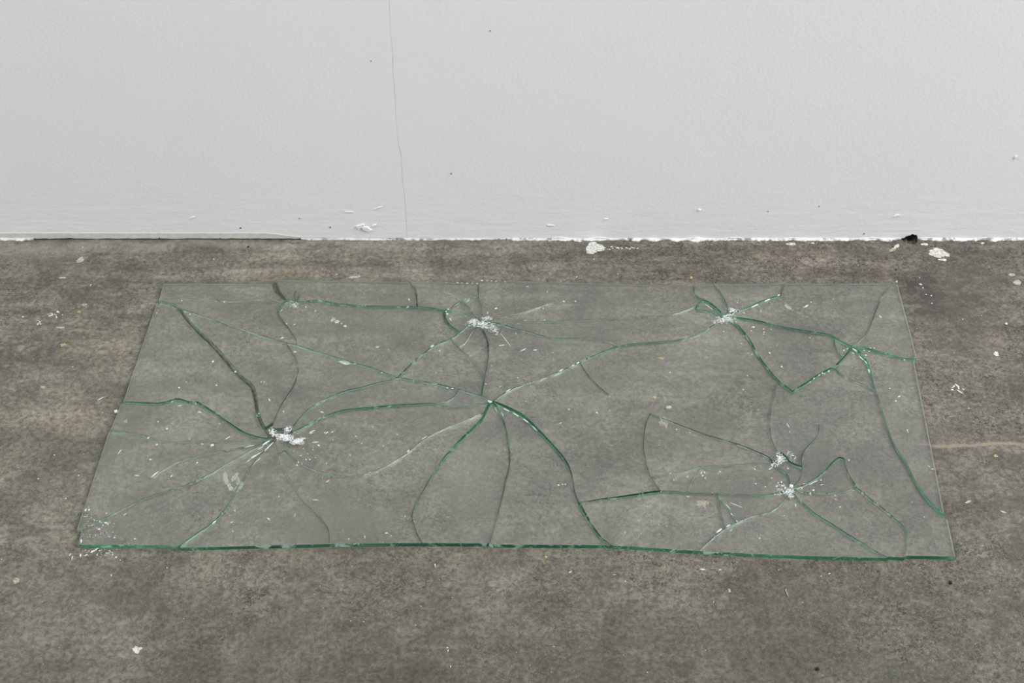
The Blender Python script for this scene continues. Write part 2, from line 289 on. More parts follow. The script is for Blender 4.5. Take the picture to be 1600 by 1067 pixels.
# each crack: (points, gap widths in px along it [start..end], 'd' when its last end is free inside a shard)
CRACKS = [
 ([(247,471),(268,475),(281,482),(288,493),(299,507),(315,523),(330,537),(348,557),(366,578),(380,592),(392,602),(398,616),(401,635),(403,646),(408,660),(413,669)],[5,6,7.5,7.5,6],'b'),
 ([(413,669),(426.5,660.5)],[1],''),([(426.5,660.5),(429,669),(442,668.5),(456.5,667)],[.5],''),([(456.5,667),(457,675)],[.5],''),
 ([(457,675),(455,680),(447,683),(437,684.5),(429,688)],[.5],''),([(429,688),(421.5,683.5)],[.5],''),([(421.5,683.5),(417,676),(413,669)],[3],''),
 ([(191.5,628),(212,628.5),(246,630),(262,627),(279,623),(294,628),(306,628),(315,632),(330,641),(350,655),(372,670),(385,677),(400,682),(414,684.5),(421.5,683.5)],[2,2,2,1.5],''),
 ([(172,672),(196,675),(220,679),(240,685),(263,691),(300,690),(345,689),(375,690.5),(400,691),(429,688)],[1,.8,.5],''),
 ([(429,688),(410,692.5),(390,696.5),(368,700),(336,706),(300,715),(279,721),(262,730),(250,737),(239,746)],[.5],'d'),
 ([(124,827),(145,819),(166,808.5),(200,790.5),(225,779),(260,767),(284,760),(304,752),(330,739),(361,720.5),(380,710),(400,699.5),(429,688)],[1,.8,1,1],''),
 ([(281,853),(292,844.5),(309,832.5),(325,822),(339,810),(354,793),(360,782),(365,772),(373,758),(380,748),(392,729),(404,714),(418,699),(429,688)],[1.5,1.2,.6],''),
 ([(514,850),(513.5,829),(506,816),(491,799.5),(473,782),(464,767),(449,744),(441,730),(436,718),(434.5,708.5)],[.8,.8,.6,.5],''),
 ([(434.5,708.5),(432.5,698),(429,688)],[.5],''),
 ([(455,680),(454,687),(451,695),(445,703)],[1],''),([(445,703),(440,707),(434.5,708.5)],[1],''),
 ([(445,703),(456,714),(470,724),(485,731.5),(505,738),(522,742),(540,744),(560,743),(583,735.5),(599,730),(611,724),(625,715),(639,705),(655,692),(667,683),(685,674),(705,665),(725,657.5),(741,650.5),(758,642.5)],[.6,.8,.6,.5,.5],''),
 ([(456.5,667),(464,658),(474,646.5),(485,637),(496,630.5),(509,623.5),(523,617),(536,612),(550,608),(565,605),(585,599.5),(605,595),(621,590)],[1.2,1.5,1],''),
 ([(457,675),(472,668),(490,658),(511,649),(525,644),(541,640),(567,637.5),(595,635),(624,632.5),(650,631),(679,629.5)],[1.2,1.8,2,1.5],''),
 ([(679,629.5),(690,629),(698,626.5),(709,620),(716,608.5)],[1],''),
 ([(679,629.5),(685,632.5),(695,635),(716,635.5),(739,633),(755,630),(770,627)],[.8],''),
 ([(281,482),(291,485),(305,490),(325,496),(350,504),(380,515),(400,521.5),(430,530.5),(447,535.5)],[1,1,1.2],''),
 ([(447,535.5),(463,539.5)],[1],''),
 ([(463,539.5),(490,548),(520,557),(550,566),(580,574.5),(600,582),(621,590)],[1,1.2],''),
 ([(621,590),(640,593),(660,596),(690,601.5),(716,608.5)],[1.2],''),([(716,608.5),(735,613.5),(752,618.5)],[1],''),([(752,618.5),(770,627)],[1],''),
 ([(452,470),(425,471.5),(400,471),(374,471),(334,469),(306,467),(287,469)],[.3],'d'),
 ([(429,441),(433,453),(442,463),(452,470)],[11,10.5,8,5],'b'),([(452,470),(463,471.5)],[4,2.5],'b'),
 ([(463,471.5),(474,471.5),(493,469),(508,471.5),(520,473.5),(540,475.5),(560,477.5),(585,478),(612,478.5),(635,479),(652,479)],[1.5,1.8,1.5,1.5],''),
 ([(652,479),(665,480.5),(680,482.5),(694,484.5)],[1.8],''),([(694,484.5),(702,485)],[2.5],''),
 ([(641.5,440.5),(648,449),(650.5,460),(651.5,470),(652,479)],[3,3,2.5],'b'),
 ([(452,470),(443,474),(435,483),(434.5,489),(439,498),(446,506.5),(457,521),(462.5,531),(463,539.5)],[1.5,1.2],''),
 ([(447,535.5),(453,544),(460.5,557),(465,569),(465,583),(461,596),(455,609),(446,623),(438,636),(431,651),(426.5,660.5)],[1,1.2,.8],'b'),
 ([(463,471.5),(460,462),(463,450)],[1],'d'),([(463,471.5),(465.5,465),(468,459.5)],[.8],'d'),
 ([(748,440),(747.3,451),(747.5,463)],[2.5,2],'b'),([(747.5,463),(751,474),(752.5,486),(753,496),(751,502)],[.8],''),
 ([(747.5,463),(738,464),(728,467),(720,469.5)],[.8],''),([(720,469.5),(715,472.5),(709,477.5),(702,485)],[1],''),
 ([(702,485),(712,487.5),(722,490),(735,495),(743,499),(751,502)],[1,1],''),
 ([(720,469.5),(728,475.5),(737,484.5),(745,494.5),(751,502)],[1,.8],''),([(720,469.5),(710,462),(700,457),(693,454)],[.5],'d'),
 ([(694,484.5),(694,491),(696,498),(700,505),(706,510.5),(713,515),(718,519)],[5,4,2,1.2],''),
 ([(718,519),(725,514),(732,508.5),(741,505),(751,502)],[1],''),
 ([(718,519),(712,524.5),(705,529)],[1.2],''),([(705,529),(695,533),(684,537),(671,545),(660,553.5),(646,565),(633,578),(621,590)],[1.2,1.5],''),
 ([(751,502),(753,511),(757.5,521),(761.5,531),(763,543),(763,555),(761,571),(757,590)],[4,4,3,1.5,1],'b'),([(757,590),(754,605),(752,618.5)],[1.5],''),
 ([(705,529),(711,535),(717,541.5)],[.8],''),([(717,541.5),(727,551),(739,562.5),(749,577),(757,590)],[.6],''),
 ([(717,541.5),(726,536),(733,526.5),(740,517),(746,508),(751,502)],[.6],''),
 ([(751,502),(763,503),(776,505)],[1.2],''),([(776,505),(799,511.5),(823,517.5),(840,522.5),(861,527.5),(888,528.5),(917,528),(941,531),(953,534),(966,540.5)],[1.2,1,.6],''),
 ([(776,505),(790,505),(818,504),(847,503),(885,501.5),(920,499.5),(960,497.5),(987,495.5),(1020,493.5),(1052,490),(1071,484),(1091,474.5)],[.6,.6,.8],''),
 ([(751,502),(765,498.5),(780,495.5),(800,492),(820,487),(840,480),(860,474),(880,471),(900,470)],[.4],'d'),
 ([(770,627),(779,620),(789,613),(799,608),(825,598.5),(845,592),(862,585),(881,577.5),(906,565)],[1,.8,1.2],''),
 ([(906,565),(918,559.5),(932,554),(947,547.5),(966,540.5)],[1.5],''),
 ([(966,540.5),(989,537),(1015,535),(1043,532.5),(1062,530),(1079,526),(1096,519.5),(1109,511.5),(1127,499),(1132,493.5)],[1.5,1.2,1],''),
 ([(906,565),(912,576),(922,589),(933,601),(945,611),(952,616)],[.8],'d'),
 ([(770,627),(783,632),(799,639.5),(811,646),(822,653.5),(833,664),(845,675.5),(856,687),(868,700),(878,711.5),(886,723),(891,733.5),(895,750),(896.5,761),(899,771),(904,785)],[3,5.5,3,1.5,.8],''),
 ([(904,785),(910,796),(920,813),(930,828),(942,842),(955,852)],[5,3,1],''),
 ([(904,785),(922,782.5),(940,779.5),(965,776.5),(990,773),(1012,769.5),(1033,767.5)],[.8,2,3],''),
 ([(1033,767.5),(1050,767.5),(1073,768.5)],[1.2],''),([(1073,768.5),(1086,770),(1121,770.5)],[1.2],''),
 ([(1121,770.5),(1150,772.5),(1182,774),(1197,773),(1210,771),(1223,768),(1236,765)],[1,1.2],''),
 ([(1033,767.5),(1025,756),(1017.5,744)],[1],''),([(1017.5,744),(1012,730),(1008.5,716),(1006,703),(1005.5,691),(1007.5,669),(1011,657),(1015.5,645.5)],[1,1.2],'b'),
 ([(1015.5,645.5),(1041,656),(1070,667),(1099,678),(1122,685),(1146,692),(1161,697),(1175,702.5),(1190,709),(1201,714.5),(1208,723)],[1,1,1.2],''),
 ([(1208,723),(1214,728.5),(1221,734),(1228,739.5),(1233,746.5),(1234,756),(1236,765)],[1.2],''),
 ([(1017.5,744),(1040,741.5),(1060,739),(1075,734.5),(1096,729)],[.8],''),([(1096,729),(1115,727.5),(1150,726),(1180,724),(1208,723)],[.7],''),
 ([(1096,729),(1089,738),(1083,750),(1078,759),(1073,768.5)],[.6],''),
 ([(1121,770.5),(1124.5,778)],[1.2],''),([(1124.5,778),(1136,791),(1144,803.5),(1151.5,816)],[1.2],''),
 ([(1124.5,778),(1125.5,790),(1127.5,803),(1131,814),(1134.5,824.5)],[.6],''),
 ([(1236,765),(1228,778),(1218,789.5),(1205,798),(1192,802),(1179,805),(1165,810),(1151.5,816)],[1,.8],''),
 ([(1151.5,816),(1143,820),(1134.5,824.5)],[1.2],''),([(1134.5,824.5),(1122.5,833),(1108,845),(1092,861)],[1.2,.6],''),
 ([(1236,765),(1242,773),(1251,782),(1261,791.5),(1271,800.5),(1284,809),(1298,817.5),(1316,829),(1335,841),(1349,849),(1361,857),(1387,871)],[1.2,1.5,1.5,1],''),
 ([(1236,765),(1243,764.5),(1253,768),(1263,769.5),(1283,770.5),(1303,769.5),(1322,767.5),(1340.5,763)],[1,.8,.5],''),
 ([(1236,765),(1247,761),(1258,757),(1272,748.5),(1286,738.5),(1294,730),(1301,722),(1311,715),(1319,717)],[1,1.2,1.8,2],''),
 ([(1319,717),(1321,727),(1324,737),(1331,749.5),(1340.5,763)],[.8,1.5],''),([(1340.5,763),(1360,779.5),(1373,789),(1386,799.5),(1399,811),(1409,820),(1416.5,828),(1418.5,835),(1417,846),(1415.5,859),(1414,870)],[1,1.2,.8],''),
 ([(1236,765),(1240,759),(1248,750),(1252.5,740),(1253,729)],[1.5,.8],''),([(1253,729),(1252,718),(1254,708),(1260,700),(1268,692),(1276,683),(1279,675),(1280,662)],[1,1.2,1],'d'),
 ([(1253,729),(1243,726),(1235,722),(1228,714),(1221,707.5),(1215.5,709)],[2.5,3,2],''),
 ([(1215.5,709),(1213,717),(1208,723)],[1.5],''),
 ([(1215.5,709),(1208,692),(1204.5,681),(1203,662),(1204.5,645),(1208,624),(1212.5,607),(1217.5,596)],[.8,.6],''),
 ([(1086,446),(1084.5,453),(1085.5,460),(1091,464.5),(1099,468.5)],[2,1.2],''),([(1099,468.5),(1110,474),(1119,481),(1126,488),(1132,493.5)],[2.5,3,2],''),
 ([(1099,468.5),(1094,471.5),(1091,474.5)],[1.5],''),([(1091,474.5),(1088,479),(1087,483.5)],[1.5],''),([(1087,483.5),(1097,484),(1106,486.5),(1115,490),(1123,495),(1132,493.5)],[1.2],''),
 ([(1132,493.5),(1145,503),(1154,510),(1162,518.5),(1169,528),(1176.5,540),(1183,552),(1190,563),(1198,573.5),(1207,584),(1217.5,596)],[2.5,2.5,2,2],''),
 ([(1217.5,596),(1227,603.5),(1238,611.5)],[2],''),
 ([(1132,493.5),(1152,496),(1175,499.5),(1200,505),(1220,510),(1245,514.5),(1270,518.5),(1295,522.5),(1303,527)],[2,1.8,2],''),
 ([(1303,527),(1316,534),(1330,541)],[2.2],''),
 ([(1116,444.5),(1123,453),(1130,464),(1135,474),(1137,481),(1136,488),(1132,493.5)],[1,1.5,1.5],''),
 ([(1132,493.5),(1144,489.5),(1157,484.5),(1171,479),(1190,470.5),(1205,465.5),(1219,460.5),(1222,453),(1225,443)],[1,1.5,2,.5],''),
 ([(1392,443),(1384,453.5),(1376,467),(1369,484),(1364,498),(1358,513),(1352,523.5),(1345,530),(1338,536),(1330,541)],[2,2.2,2,.6],'b'),
 ([(1330,541),(1345,542.5),(1362,546.5),(1380,551),(1395,555.5),(1408,559),(1420,560.5),(1431,560)],[2,2.5,2],''),
 ([(1330,541),(1338,548),(1346,555),(1353,564),(1358,575),(1361,585),(1364,597),(1368,609)],[5,5,3,1.2],''),
 ([(1368,609),(1372,620),(1376,633),(1385,662),(1392,683),(1400,701),(1409,713),(1417,724.5),(1424,740.5),(1434,759),(1445,774.5),(1458,789),(1477,806)],[1,1.2,2,2.5,4.5],''),
 ([(1330,541),(1326,549),(1317,560)],[2.5],''),([(1317,560),(1310,567),(1303,573)],[2],''),([(1303,573),(1291,579),(1280,584.5),(1270,591),(1262,597),(1250,604),(1238,611.5)],[2,2.2],''),
 ([(1303,527),(1304,536),(1307.5,546),(1312,553),(1317,560)],[.8],''),
 ([(1303,573),(1317,586),(1331,593.5),(1348,600),(1368,609)],[.8],''),
 ([(770,627),(763,633),(758,642.5),(754,653),(744,664.5),(729,678),(718,689),(707,701),(695,714),(684,729.5),(672,748),(660,768.5),(650,786),(643.5,805),(647,819),(651,832.5),(660,848.5)],[4,4,2,1.2,1,.8],''),
 ([(770,627),(779,640),(786,655),(790.5,671),(794,688),(796,707),(796,722),(793.5,737),(789,753),(785,774),(779.5,796),(773,821),(765,849.5)],[2.5,2.8,2.5,1.5,.6],'b'),
]
HOLES = [(438,677)]

def catmull(pts, n):
    out=[]
    m=len(pts)
    for i in range(m-1):
        p1,p2=pts[i],pts[i+1]
        p0=pts[i-1] if i>0 else (2*p1[0]-p2[0],2*p1[1]-p2[1])
        p3=pts[i+2] if i+2<m else (2*p2[0]-p1[0],2*p2[1]-p1[1])
        for k in range(n):
            t=k/n
            out.append(tuple(.5*(2*p1[j]+(p2[j]-p0[j])*t+(2*p0[j]-5*p1[j]+4*p2[j]-p3[j])*t*t+(3*p1[j]-p0[j]-3*p2[j]+p3[j])*t**3) for j in (0,1)))
    out.append(tuple(pts[-1]))
    return out
DULL = set()
def network():
    """vertices, half-edge adjacency and per-edge gap width; then the faces as lists of (vertex, width of the edge leaving it)"""
    V=[];idx={};W={};adj={};DULL.clear()
    def vid(p):
        k=(round(p[0]*10),round(p[1]*10))
        if k not in idx: idx[k]=len(V);V.append(p)
        return idx[k]
    def edge(a,b,w):
        if a==b: return
        adj.setdefault(a,[]).append(b);adj.setdefault(b,[]).append(a);W[a,b]=W[b,a]=w
    ns=len(OUTLINE)
    for i in range(ns): edge(vid(OUTLINE[i]),vid(OUTLINE[(i+1)%ns]),0.0)
    # points that other cracks start from
    ends={}
    for pts,w,d in CRACKS:
        for e in ((pts[0],) if d == 'd' else (pts[0],pts[-1])): ends[(round(e[0]*10),round(e[1]*10))]=1
    for pts,w,d in CRACKS:
        # split where a crack passes through a node
        seg=[];cur=[pts[0]]
        for p in pts[1:]:
            cur.append(p)
            if (round(p[0]*10),round(p[1]*10)) in ends and p is not pts[-1]: seg.append(cur);cur=[p]
        seg.append(cur)
        L=0;tot=sum(math.dist(pts[i],pts[i+1]) for i in range(len(pts)-1))
        for s in seg:
            q=catmull(s,3)
            for i in range(len(q)-1):
                l=math.dist(q[i],q[i+1]);t=min(1,(L+l/2)/tot)*(len(w)-1);L+=l
                k=min(int(t),len(w)-2) if len(w)>1 else 0
                ww=w[0] if len(w)==1 else w[k]+(w[k+1]-w[k])*(t-k)
                edge(vid(q[i]),vid(q[i+1]),ww)
                if d == 'b': DULL.update(((vid(q[i]),vid(q[i+1])),(vid(q[i+1]),vid(q[i]))))
    ang={a:sorted(set(n),key=lambda b:math.atan2(V[b][1]-V[a][1],V[b][0]-V[a][0])) for a,n in adj.items()}
    seen=set();faces=[]
    for a in ang:
        for b in ang[a]:
            if (a,b) in seen: continue
            f=[];u,v=a,b
            while (u,v) not in seen:
                seen.add((u,v));f.append(u)
                nb=ang[v];i=nb.index(u);u,v=v,nb[(i-1)%len(nb)]
            A=sum(V[f[i]][0]*V[f[(i+1)%len(f)]][1]-V[f[(i+1)%len(f)]][0]*V[f[i]][1] for i in range(len(f)))/2
            faces.append((A,f))
    return V,W,ang,faces

# ---- the room -------------------------------------------------------------
def build_floor():
    bm = bmesh.new()
    # the slab's back edge is broken away where the hole in the wall's foot is
    c = at(1423, 379)
    ring = [(-3.2, -1.6), (3.2, -1.6), (3.2, WALL_Y + .12)]
    for dx, dy in ((.060, .12), (.0135, .03), (.012, .004), (.0125, -.0055), (.009, -.010), (.003, -.0125), (-.004, -.0115), (-.0105, -.008), (-.013, -.001), (-.0155, .006), (-.02, .03), (-.06, .12)):
        ring.append((c.x + dx, WALL_Y + dy))
    ring.append((-3.2, WALL_Y + .12))
    prism(bm, ring, -.08, 0)
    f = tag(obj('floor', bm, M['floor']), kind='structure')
    rub = obj('hole_rubble', rubble(c.x, WALL_Y + .004), M['rubble'], f); rub['label'] = 'dark crumbled dirt inside the hole'
    return f

def rubble(x, y):
    bm = bmesh.new()
    rnd = random.Random(5)
    n = 11
    g = [[bm.verts.new((x + (i / (n - 1) - .5) * .06, y + (j / (n - 1) - .35) * .07, -.004 - rnd.uniform(0, .009))) for i in range(n)] for j in range(n)]
    for j in range(n - 1):
        for i in range(n - 1):
            bm.faces.new((g[j][i], g[j][i + 1], g[j + 1][i + 1], g[j + 1][i]))
    r = bmesh.ops.extrude_face_region(bm, geom=bm.faces[:])
    for v in r['geom']:
        if isinstance(v, bmesh.types.BMVert): v.co.z = -.05
    bmesh.ops.recalc_face_normals(bm, faces=bm.faces[:])
    return bm
FLOOR = build_floor()

def xz_prism(bm, ring, y0, y1):
    """solid slab from a ring of (x, z) points, counter-clockwise as seen from the room (from -y)"""
    a = [bm.verts.new((p[0], y0, p[1])) for p in ring]; b = [bm.verts.new((p[0], y1, p[1])) for p in ring]
    bm.faces.new(a); bm.faces.new(b[::-1])
    for i in range(len(ring)):
        j = (i + 1) % len(ring)
        bm.faces.new((a[j], a[i], b[i], b[j]))

def build_wall():
    rnd = random.Random(11)
    hole = on_wall(1423, 377)
    crk = [(635, 373), (635, 362), (634.5, 345), (633.5, 325), (632.5, 310), (630.5, 290), (629, 270), (627, 250), (625, 237), (622.5, 226), (621, 205), (619.5, 190), (618, 178), (619, 165), (617.5, 152),
           (616.5, 140), (615.5, 126), (613.5, 110), (613, 92), (612, 75), (611.5, 60), (609.5, 45), (609, 28), (607.5, 10), (607, -8), (606, -30), (606.5, -60), (600, -200), (603, -400), (598, -700)]
    def low(x):
        ledge = .0035 if x < on_wall(640, 370).x else .001
        return max(.0006, ledge + .0022 * noise.noise((x * 9, 0, 3)) + .0016 * noise.noise((x * 60, 1, 0)) + .001 * noise.noise((x * 170, 2, 0)))
    line = []
    for px, py in crk:
        p = on_wall(px + rnd.uniform(-.7, .7), py); line.append((p.x, max(p.z, .003), .00009 + .00012 * rnd.random()))
    x0 = line[0][0]; xt = line[-1][0]
    a = [(-3.2, .004)]; x = -1.35
    while x < x0 - .003: a.append((x, low(x))); x += .004
    a += [(p[0] - p[2], p[1]) for p in line] + [(xt, 3.3), (-3.2, 3.3)]
    b = [(p[0] + p[2], p[1]) for p in line]; b = [(xt, 3.3)] + b[::-1]; x = x0 + .004; done = False
    while x < 1.35:
        if not done and x > hole.x - .02:
            done = True
            b += [(hole.x + dx, dz) for dx, dz in ((-.019, .001), (-.016, .003), (-.0125, .0035), (-.010, .007), (-.006, .0085), (-.0025, .0095), (.0005, .0125), (.0035, .0105), (.008, .010), (.0105, .006), (.0115, .001))]
            x = hole.x + .014
        b.append((x, low(x))); x += .004
    b += [(3.2, .004), (3.2, 3.3)]
    bm = bmesh.new(); xz_prism(bm, a, WALL_Y, WALL_Y + .11)
    wl = tag(obj('wall_back', bm, M['wall']), kind='structure')
    bm = bmesh.new(); xz_prism(bm, b, WALL_Y, WALL_Y + .11)
    obj('wall_panel', bm, M['wall'], wl)
    # dark void behind the ragged foot of the wall
    bm = bmesh.new(); xz_prism(bm, [(-3.2, .0001), (3.2, .0001), (3.2, 3.3), (-3.2, 3.3)], WALL_Y + .112, WALL_Y + .13)
    o = obj('wall_core', bm, M['rubble'], wl)
    # peeled plaster, nubs and specks
    def flake(px, py, rx, rz, t, mat, name, seed, rot=0.0):
        r = random.Random(seed); p = on_wall(px, py); s = on_wall(px + 1, py).x - p.x; bmf = bmesh.new()
        rg = []
        for k in range(12):
            a = k / 12 * 2 * math.pi; q = r.uniform(.7, 1.2)
            ex, ez = rx * s * q * math.cos(a), rz * s * q * math.sin(a)
            rg.append((p.x + ex * math.cos(rot) - ez * math.sin(rot), max(.0012, p.z + ex * math.sin(rot) + ez * math.cos(rot))))
        xz_prism(bmf, rg, WALL_Y - t, WALL_Y + .004)
        return obj(name, bmf, M[mat], wl)
    for i, (px, py, rx, rz, t, rot) in enumerate([(563, 353, 7, 3.2, .0022, .5), (573, 357, 8, 3.5, .0026, -.35), (585, 352, 4, 2, .0016, .6), (1093, 328, 2.5, 2, .0015, 0), (1400, 337, 5, 1.5, .001, .4), (545, 331, 8, 1.2, .0008, 0), (590, 325, 7, 1.1, .0008, .4), (860, 352, 6, 1.4, .001, 0), (300, 340, 5, 1.2, .0008, .4), (1587, 245, 2, 2.4, .002, 0), (947, 342, 3, 1, .001, .2)]):
        flake(px, py, rx, rz, t, 'wall', 'plaster_flake', 40 + i, rot)
    for i, (px, py, r) in enumerate([(376, 356, 1.3), (516, 355, 1.2), (468, 341, .8), (705, 271, 1.1), (766, 48, 1.0), (580, 95, .8), (1350, 365, 1), (1200, 330, .8), (1280, 322, .8)]):
        flake(px, py, r, r, .0008, 'dot', 'speck', 70 + i)
    return wl
WALL = build_wall()

def build_trim():
    # the thin painted lip along the foot of the wall, in three lengths with open joints
    for k, (x0, x1) in enumerate(((-130, 35), (36.5, 248), (249.5, 343), (344.5, 470))):
        bm = bmesh.new(); top = []; bot = []
        steps = max(8, int((x1 - x0) / 8))
        for i in range(steps + 1):
            px = x0 + (x1 - x0) * i / steps; x = on_wall(px, 370).x
            fade = min(1, (470 - px) / 60 + .15)
            bot.append((x, .0025 + .0014 * noise.noise((x * 23, 4, 0)) + .0012 * noise.noise((x * 90, 4, 0))))
            top.append((x, .0105 * fade + .004))
        rg = bot + top[::-1]
        a = [bm.verts.new((p[0], WALL_Y - (.0002 if i <= steps else .0006), p[1])) for i, p in enumerate(rg)]
        b = [bm.verts.new((p[0], WALL_Y + .004, p[1])) for p in rg]
        bm.faces.new(a); bm.faces.new(b[::-1])
        for i in range(len(rg)):
            j = (i + 1) % len(rg); bm.faces.new((a[j], a[i], b[i], b[j]))
        if k == 0: root = tag(obj('baseboard_back', bm, M['lip']), kind='structure')
        else: obj('lip_length', bm, M['lip'], root)
    # ragged bead of white plaster smeared where wall and slab meet
    def bead(name, p0, p1, seed, amp, parent=None, thin=None):
        bm = bmesh.new(); rows = []
        n = int((p1 - p0) / 2.2)
        for i in range(n + 1):
            px = p0 + (p1 - p0) * i / n; x = on_wall(px, 372).x
            nn = noise.noise((x * 14, seed, 0)) * .5 + noise.noise((x * 55, seed, 1)) * .45 + noise.noise((x * 150, seed, 2)) * .35
            wd = max(.0006, amp * (.5 + 1.25 * nn)); e = min(1, i / 5, (n - i) / 5); wd *= max(.1, e)
            hg = max(.001, amp * (.42 + .5 * noise.noise((x * 30, seed, 5))))
            jz = .0012 * noise.noise((x * 120, seed, 7))
            rows.append([bm.verts.new(v) for v in ((x, WALL_Y + .003, -.001), (x, WALL_Y - wd, -.0008), (x, WALL_Y - wd * .93, .0011 + abs(jz)), (x, WALL_Y - wd * .45, .0028 + jz), (x, WALL_Y - .0012, hg + jz), (x, WALL_Y + .003, hg + .002))])
        for r, s in zip(rows, rows[1:]):
            for k in range(6):
                bm.faces.new((r[k], s[k], s[(k + 1) % 6], r[(k + 1) % 6]))
        bm.faces.new(rows[0]); bm.faces.new(rows[-1][::-1])
        bmesh.ops.recalc_face_normals(bm, faces=bm.faces[:])
        return obj(name, bm, M['plaster'], parent)
    t = tag(bead('trim_1', 792, 1408, 2, .0075), kind='structure')
    bead('plaster_smear', 1437, 1640, 5, .008, t); bead('plaster_smear', 470, 790, 9, .0042, t); bead('plaster_smear', -60, 52, 12, .008, t)
build_trim()

# ---- marks that belong to the slab -----------------------------------------
PATCH_SEED = [100]
def lobed(rx, ry, rot, rnd, n=16, rag=.35):
    rg = []
    ph = rnd.random() * 9
    for k in range(n):
        a = k / n * 2 * math.pi
        q = 1 + rag * (noise.noise((math.cos(a) * 1.6 + ph, math.sin(a) * 1.6, ph)) * 1.2 + rnd.uniform(-.35, .35))
        ex, ey = rx * q * math.cos(a), ry * q * math.sin(a)
        rg.append((ex * math.cos(rot) - ey * math.sin(rot), ex * math.sin(rot) + ey * math.cos(rot)))
    return rg
def patch(px, py, rx, ry, mat='paint', rot=0, label=None, n=16, rag=.35, name='paint_patch'):
    PATCH_SEED[0] += 1; rnd = random.Random(PATCH_SEED[0])
    c = at(px, py); sx = at(px + 1, py).x - c.x; sy = at(px, py - 1).y - c.y
    bm = bmesh.new(); rg = [(p[0] * sx, p[1] * sy) for p in lobed(rx, ry, math.radians(rot), rnd, n, rag)]
    prism(bm, rg, -.0002, .00025 + .00001 * (PATCH_SEED[0] % 23))
    o = obj(name, bm, M[mat], FLOOR, loc=(c.x, c.y, 0))
    if label: o['label'] = label
    return o
patch(926, 388, 11, 9, label='large white paint splash', rag=.3); patch(937, 387, 8, 5); 
for k in range(26):
    t = k / 26
    patch(943 + 58 * t + random.uniform(-2, 2), 387.5 + random.uniform(-2.5, 3) * (1 - t * .6), random.uniform(.8, 2.6) * (1 - t * .5), random.uniform(.5, 1.1), n=7)
patch(1466, 396, 13.5, 7.5, rot=-18, label='white chalky paint patch', rag=.45, n=26); patch(1473, 406, 6, 1.6); patch(1395, 390, 8, 2.2, 'tan', 25); patch(1401, 385, 6, 2, 'paint', 30)
patch(1445, 382, 5, 1.8); patch(1236, 381.5, 7.5, 1.8); patch(1270, 380, 3, 1); patch(1535, 380, 3, 1.2); patch(1581, 430, 4.5, 2.2, 'pale'); patch(1589, 441, 6, 4, 'pale')
patch(1557, 553, 4, 3.2, label='white paint spot'); 
for px, py, rx, ry, r in ((1490, 604, 4, 1, 35), (1495, 602, 3.5, 1, -40), (1498, 606, 3, 1.4, 70), (1500, 612, 5, 1.2, -35), (1488, 609, 2.5, 1, -10), (1505, 608, 2, .8, -30)): patch(px, py, rx, ry, 'paint', r, n=9)
for k in range(18): patch(83 + random.gauss(0, 6), 491 + random.gauss(0, 3), random.uniform(.6, 1.9), random.uniform(.5, 1.2), n=7)
for k in range(8): patch(58 + random.gauss(0, 4), 504 + random.gauss(0, 3.2), random.uniform(.6, 1.6), random.uniform(.5, 1.1), n=7)
patch(36, 495, 1.6, 1.2, n=7); patch(214, 1015, 7.5, 5, rag=.5, label='white paint fleck'); patch(26, 907, 5.5, 4.5, 'tan', 30); patch(126, 406, 6.5, 3.6, 'pale', 30)
for px, py, rx, ry, r in ((353, 747, 3.4, 5, 15), (355, 754, 2.8, 6.5, 25), (360, 763, 2.8, 7, 40), (369, 746, 2.8, 6.5, -10), (373, 755, 3, 7, 12), (370, 767, 5.5, 4.5, 10), (378, 761, 3, 5, -20), (364, 750, 2, 4, 0)): patch(px, py, rx, ry, 'pale', r, n=14, rag=.6)
for px, py, rx, ry, r in ((1034, 661, 1.6, 5, 10), (1038, 663, 1.6, 6, 5), (1041, 668, 1.3, 5, -5), (1043, 661, 1.5, 4, -15), (1031, 664, 1.3, 4, 20), (1037, 656, 4, 2.2, 0)): patch(px, py, rx, ry, 'tan', r, n=10, rag=.6)
patch(1097, 789, 7.5, 3.6, 'tan', rag=.7, n=20); patch(1092, 792, 2, 3, 'tan'); patch(1101, 792, 2, 3, 'tan')
patch(540, 569.5, 8, 2.2, 'paint', -12); patch(533, 567.5, 3, 1.2); patch(520.5, 502, 3, 2.4, rag=.6); patch(527, 505.5, 3.4, 2.6, rag=.6); patch(539.5, 512, 2.4, 1.4); patch(534, 508, 1, 1)
patch(590, 544.5, 2.8, 1.4); patch(607, 549, 1, .8); patch(1045, 639, 4, 2); patch(1023, 623, 3, 2, 'yellow'); patch(1038, 623.5, 1.4, 1, 'yellow'); patch(1080.5, 434, 2.4, 2, 'yellow', rag=.1)
patch(1043, 437, 2.6, 2, 'greenp'); patch(968, 588, 3.5, 2.6, 'greenp'); patch(1081, 692, 3, 1.6, 'greenp'); patch(969, 698, 2.6, 2, 'greenp')
patch(98, 539, 5, 1.8, 'yellow', rag=.7); patch(124, 487, 2.6, 2, 'yellow'); patch(132, 476, 4, 1.6, 'tan'); patch(67, 605, 4, 2, 'tan'); patch(1556, 712, 3, 2, 'yellow'); patch(1033, 562, 4.2, 1.6, 'yellow'); patch(1514, 638, 1.5, 1, 'yellow')
patch(197, 661, 3, 2.5, 'tan', rag=.6); patch(406, 471, 6.5, .8, 'tan', -2); patch(575, 479.6, 7, .7, 'tan', -2); patch(1375, 497, 2, 2); patch(1231, 482, 6, 2.6, 'pale', -30); patch(853, 870, 2, 1.4, 'yellow')
patch(1513, 784, 6, 1.5, 'pale', 20); patch(1568, 800, 5, 1.2, 'pale', -20); patch(1140, 923, 2, 3, 'tan', 20); patch(553, 433, 12, 1.6, 'pale', 8); patch(95, 512, 6, 1.4, 'pale')

